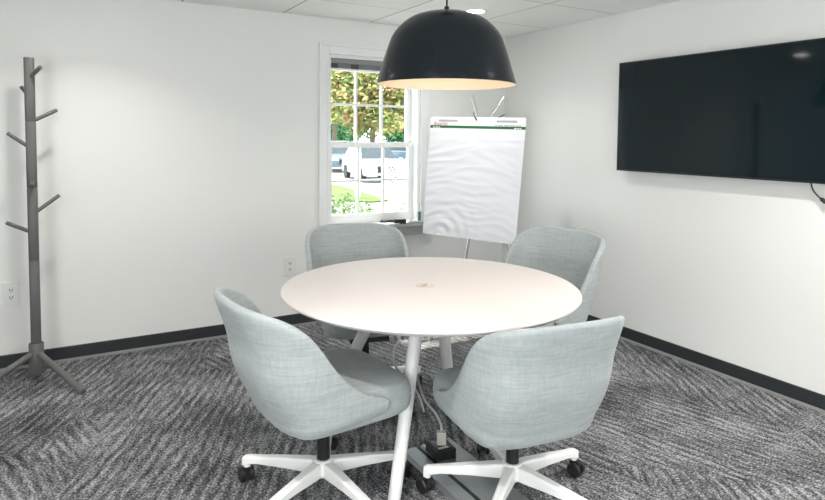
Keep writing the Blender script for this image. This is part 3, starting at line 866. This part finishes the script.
tube(bm, [Vector(p) - P0 for p in spline([(1.385, 2.135, 0.110), (1.382, 2.138, 0.145), (1.365, 2.155, 0.190), (1.335, 2.185, 0.235), (1.318, 2.21, 0.30), (1.305, 2.235, 0.42), (1.30, 2.25, 0.60), (1.305, 2.26, 0.70)], 8)], 0.0055, 10)
obj('cord', bm, M['cord_grey'], pc)
tc = tag(obj('loop_cable', B(), M['cord_grey']), 'thin pale cable drooping below the table edge beside the front leg', 'cable')
bpy.data.objects.remove(tc)
bm = B(); pts = [at(409, 330, 2.40), at(400, 337, 2.42), at(394.5, 348, 2.45), at(394, 360, 2.47), at(397, 369, 2.48), at(404, 376, 2.48), at(412, 384, 2.47), at(420, 398, 2.46), at(424, 412, 2.45)]
pts[0].z = 0.70
c0 = pts[0].copy()
tube(bm, [p - c0 for p in spline(pts, 6)], 0.004, 8)
tag(obj('table_cable', bm, M['cord_grey'], None, True, c0), 'thin pale cable drooping in a loop below the tabletop behind its front leg', 'cable')

# ================================================================== OUTSIDE
GZ = -0.64
struct('ground_outside', bx(-14, 75, YB + 0.2, 110, GZ - 0.2, GZ), M['asphalt'], smooth=False)
def gp(px, py):
    v = FW + RT * ((px - 412.5) / F_PX) - UP * ((py - Y0) / F_PX); t = (GZ - EYE.z) / v.z; return EYE + v * t
bm = B()
lawn = [gp(325, 184), gp(340, 186.5), gp(362, 193), gp(388, 201.5), gp(372, 203), gp(325, 201)]
a, b = ring(bm, [Vector((p.x, p.y, GZ)) for p in lawn]), ring(bm, [Vector((p.x, p.y, GZ + 0.05)) for p in lawn])
skin(bm, a, b); bm.faces.new(a); bm.faces.new(b)
struct('ground_lawn', bm, M['lawn'], smooth=False)

def foliage(cx, cy, cz, rx, ry, rz, n, s, rnd):
    V, Fc = [], []
    for _ in range(n):
        while True:
            p = Vector((rnd.uniform(-1, 1), rnd.uniform(-1, 1), rnd.uniform(-1, 1)))
            if p.length < 1: break
        if p.length > 0: p *= (0.45 + 0.55 * rnd.random()) / max(p.length, 0.4)
        p *= 1 + 0.25 * noise.noise(p * 2.2 + Vector((cx, cy, cz)))
        c = Vector((p.x * rx, p.y * ry, cz + p.z * rz))
        a = Vector((rnd.gauss(0, 1), rnd.gauss(0, 1), rnd.gauss(0, 1))).normalized(); b = a.orthogonal().normalized()
        L = s * rnd.uniform(0.7, 1.3); k = len(V)
        V += [c - a * L, c + b * L * 0.5, c + a * L, c - b * L * 0.5]; Fc.append((k, k + 1, k + 2, k + 3))
    return V, Fc
def leafobj(name, VF, m, parent):
    me = bpy.data.meshes.new(name); me.from_pydata([tuple(v) for v in VF[0]], [], VF[1]); me.materials.append(m)
    o = bpy.data.objects.new(name, me); COL.objects.link(o); o.parent = parent; return o
def tree(px, D, zc, rx, rz, n, s, m, label, trunk=0.16, seed=1, name='tree'):
    p = at(px, 136, D); t = thing(name, label, 'tree', (p.x, p.y, GZ)); rnd = random.Random(seed)
    leafobj('crown', foliage(p.x, p.y, zc - GZ, rx, rx, rz, n, s, rnd), m, t)
    bm = B(); tube(bm, [(0, 0, 0), (0.1, 0, (zc - GZ) * 0.5), (0, 0, zc - GZ)], [trunk, trunk * 0.8, trunk * 0.4], 10)
    for k in range(5):
        a = k * 1.3; tube(bm, [(0.05, 0, (zc - GZ) * 0.55), (rx * 0.5 * math.cos(a), rx * 0.5 * math.sin(a), zc - GZ + 0.2 * k - 0.4)], [trunk * 0.5, trunk * 0.2], 8)
    obj('trunk', bm, M['bark'], t); return t
tree(372, 50, 5.6, 4.6, 4.3, 11000, 0.26, M['leaf_autumn'], 'yellow and orange autumn tree outside, in the upper window panes', 0.25, 1)
tree(334, 62, 7.0, 4.4, 4.6, 9000, 0.28, M['leaf_autumn'], 'orange tinted autumn tree outside the left upper panes', 0.25, 2)
tree(338, 82, 2.8, 4.3, 3.2, 6000, 0.32, M['leaf_green'], 'dark green tree outside behind the parked cars at the left', 0.2, 3)
tree(408, 82, 3.0, 4.3, 3.4, 6000, 0.32, M['leaf_green'], 'dark green tree outside behind the white lattice fence', 0.2, 4)
def bush(px, D, r, zt, n, label, seed):
    p = at(px, 136, D); t = thing('bush', label, 'bush', (p.x, p.y, GZ)); rnd = random.Random(seed)
    h = zt - GZ
    leafobj('foliage', foliage(p.x, p.y, h * 0.52, r, r, h * 0.50, n, 0.035, rnd), M['leaf_bush'], t)
    bm = B()
    for k in range(6):
        a = k * 1.05; tube(bm, [(0, 0, 0), (r * 0.5 * math.cos(a), r * 0.5 * math.sin(a), h * 0.7)], [0.015, 0.006], 6)
    obj('stems', bm, M['bark'], t)
bush(342, 7.2, 0.30, 0.66, 1900, 'leafy green bush outside the bottom left window pane', 11)
bush(364, 8.3, 0.22, 0.46, 1000, 'small pale bush outside the bottom middle window pane', 12)
bush(402, 7.4, 0.26, 0.52, 1100, 'small green bush outside the bottom right window pane', 13)

# cars parked nose-in towards the building
def car(px, D, m, label, face):
    p = at(px, 136, D); t = thing('car', label, 'car', (p.x, p.y, GZ), face)
    bm = B()      # x forward, y across
    prof = [(2.15, 0.30), (2.2, 0.55), (2.1, 0.86), (1.2, 1.0), (-2.1, 1.05), (-2.2, 0.6), (-2.15, 0.30)]
    cols = []
    for y, s in ((-0.90, 0.94), (-0.84, 1.0), (0.84, 1.0), (0.90, 0.94)):
        cols.append(ring(bm, [(x * s, y, 0.3 + (z - 0.3) * s) for x, z in prof]))
    for a, b in zip(cols, cols[1:]): skin(bm, a, b)
    bm.faces.new(cols[0]); bm.faces.new(cols[-1])
    obj('body', bm, m, t, bevel=0.04)
    bm = B(); cab = [(1.15, 0.99), (0.45, 1.55), (-1.5, 1.58), (-2.0, 1.04)]
    a = ring(bm, [(x, -0.80 if z < 1.2 else -0.64, z) for x, z in cab]); b = ring(bm, [(x, 0.80 if z < 1.2 else 0.64, z) for x, z in cab])
    skin(bm, a, b); bm.faces.new(a); bm.faces.new(b)
    obj('windows', bm, M['car_glass'], t, smooth=False)
    obj('roof', bx(-1.45, 0.42, -0.66, 0.66, 1.55, 1.60), m, t, smooth=False, bevel=0.02)
    for sx in (1.35, -1.35):
        for sy in (-0.82, 0.82):
            bm = B(); tube(bm, [(sx, sy - 0.1, 0.325), (sx, sy + 0.1, 0.325)], 0.325, 20); obj('wheel', bm, M['tyre'], t)
    for sy in (-0.62, 0.62):
        obj('headlight', bx(2.05, 2.19, sy - 0.2, sy + 0.2, 0.66, 0.80), M['white_plastic'], t, smooth=False)
    bm = B(); box(bm, 2.1, 2.215, -0.38, 0.38, 0.45, 0.72); obj('grille', bm, M['tyre'], t, smooth=False)
fc = math.atan2(-0.87, -0.5)
car(341, 35, M['car_silver'], 'blue grey car parked outside the left lower panes', fc + 0.25)
car(372, 28, M['car_white'], 'white car parked outside the middle lower panes', fc + 0.35)
car(346, 46, M['car_white'], 'pale car parked further back outside, left behind the blue grey car', fc + 1.3)
car(408, 42, M['car_silver'], 'dull silver car further back outside, behind the lattice fence', fc + 1.3)
# white lattice fence panel and post
a, b = gp(386, 192), gp(414, 189)
fn = thing('lattice_fence', 'white lattice fence panel outside the right lower panes', 'fence', (a.x, a.y, GZ), math.atan2(b.y - a.y, b.x - a.x))
L = (Vector((b.x, b.y)) - Vector((a.x, a.y))).length; hh = 1.15
for z in (0.0, hh - 0.08): obj('rail', bx(0, L, -0.03, 0.03, z, z + 0.08), M['fence'], fn, smooth=False)
for x in (0, L / 2, L): obj('post', bx(x - 0.05, x + 0.05, -0.05, 0.05, 0, hh + 0.06), M['fence'], fn, smooth=False)
bm = B(); n = 9
for k in range(-6, n + 6):
    for s in (1, -1):
        xa = k * L / n; xb = xa + s * hh
        pa, pb2 = Vector((xa, 0.012 * s, 0)), Vector((xb, 0.012 * s, hh))
        ts = [0, 1]
        if pb2.x != pa.x:
            t0 = (0 - pa.x) / (pb2.x - pa.x); t1 = (L - pa.x) / (pb2.x - pa.x); ts = [max(0, min(t0, t1)), min(1, max(t0, t1))]
        if ts[1] - ts[0] < 0.05: continue
        tube(bm, [pa.lerp(pb2, ts[0]), pa.lerp(pb2, ts[1])], 0.024, 4)
obj('lattice', bm, M['fence'], fn, smooth=False)
p = gp(357.5, 199)
ps = tag(obj('post', bx(-0.07, 0.07, -0.07, 0.07, 0, 1.5), M['fence'], None, False, (p.x, p.y, GZ)), 'single white post standing outside on the pavement beyond the lawn', 'post')
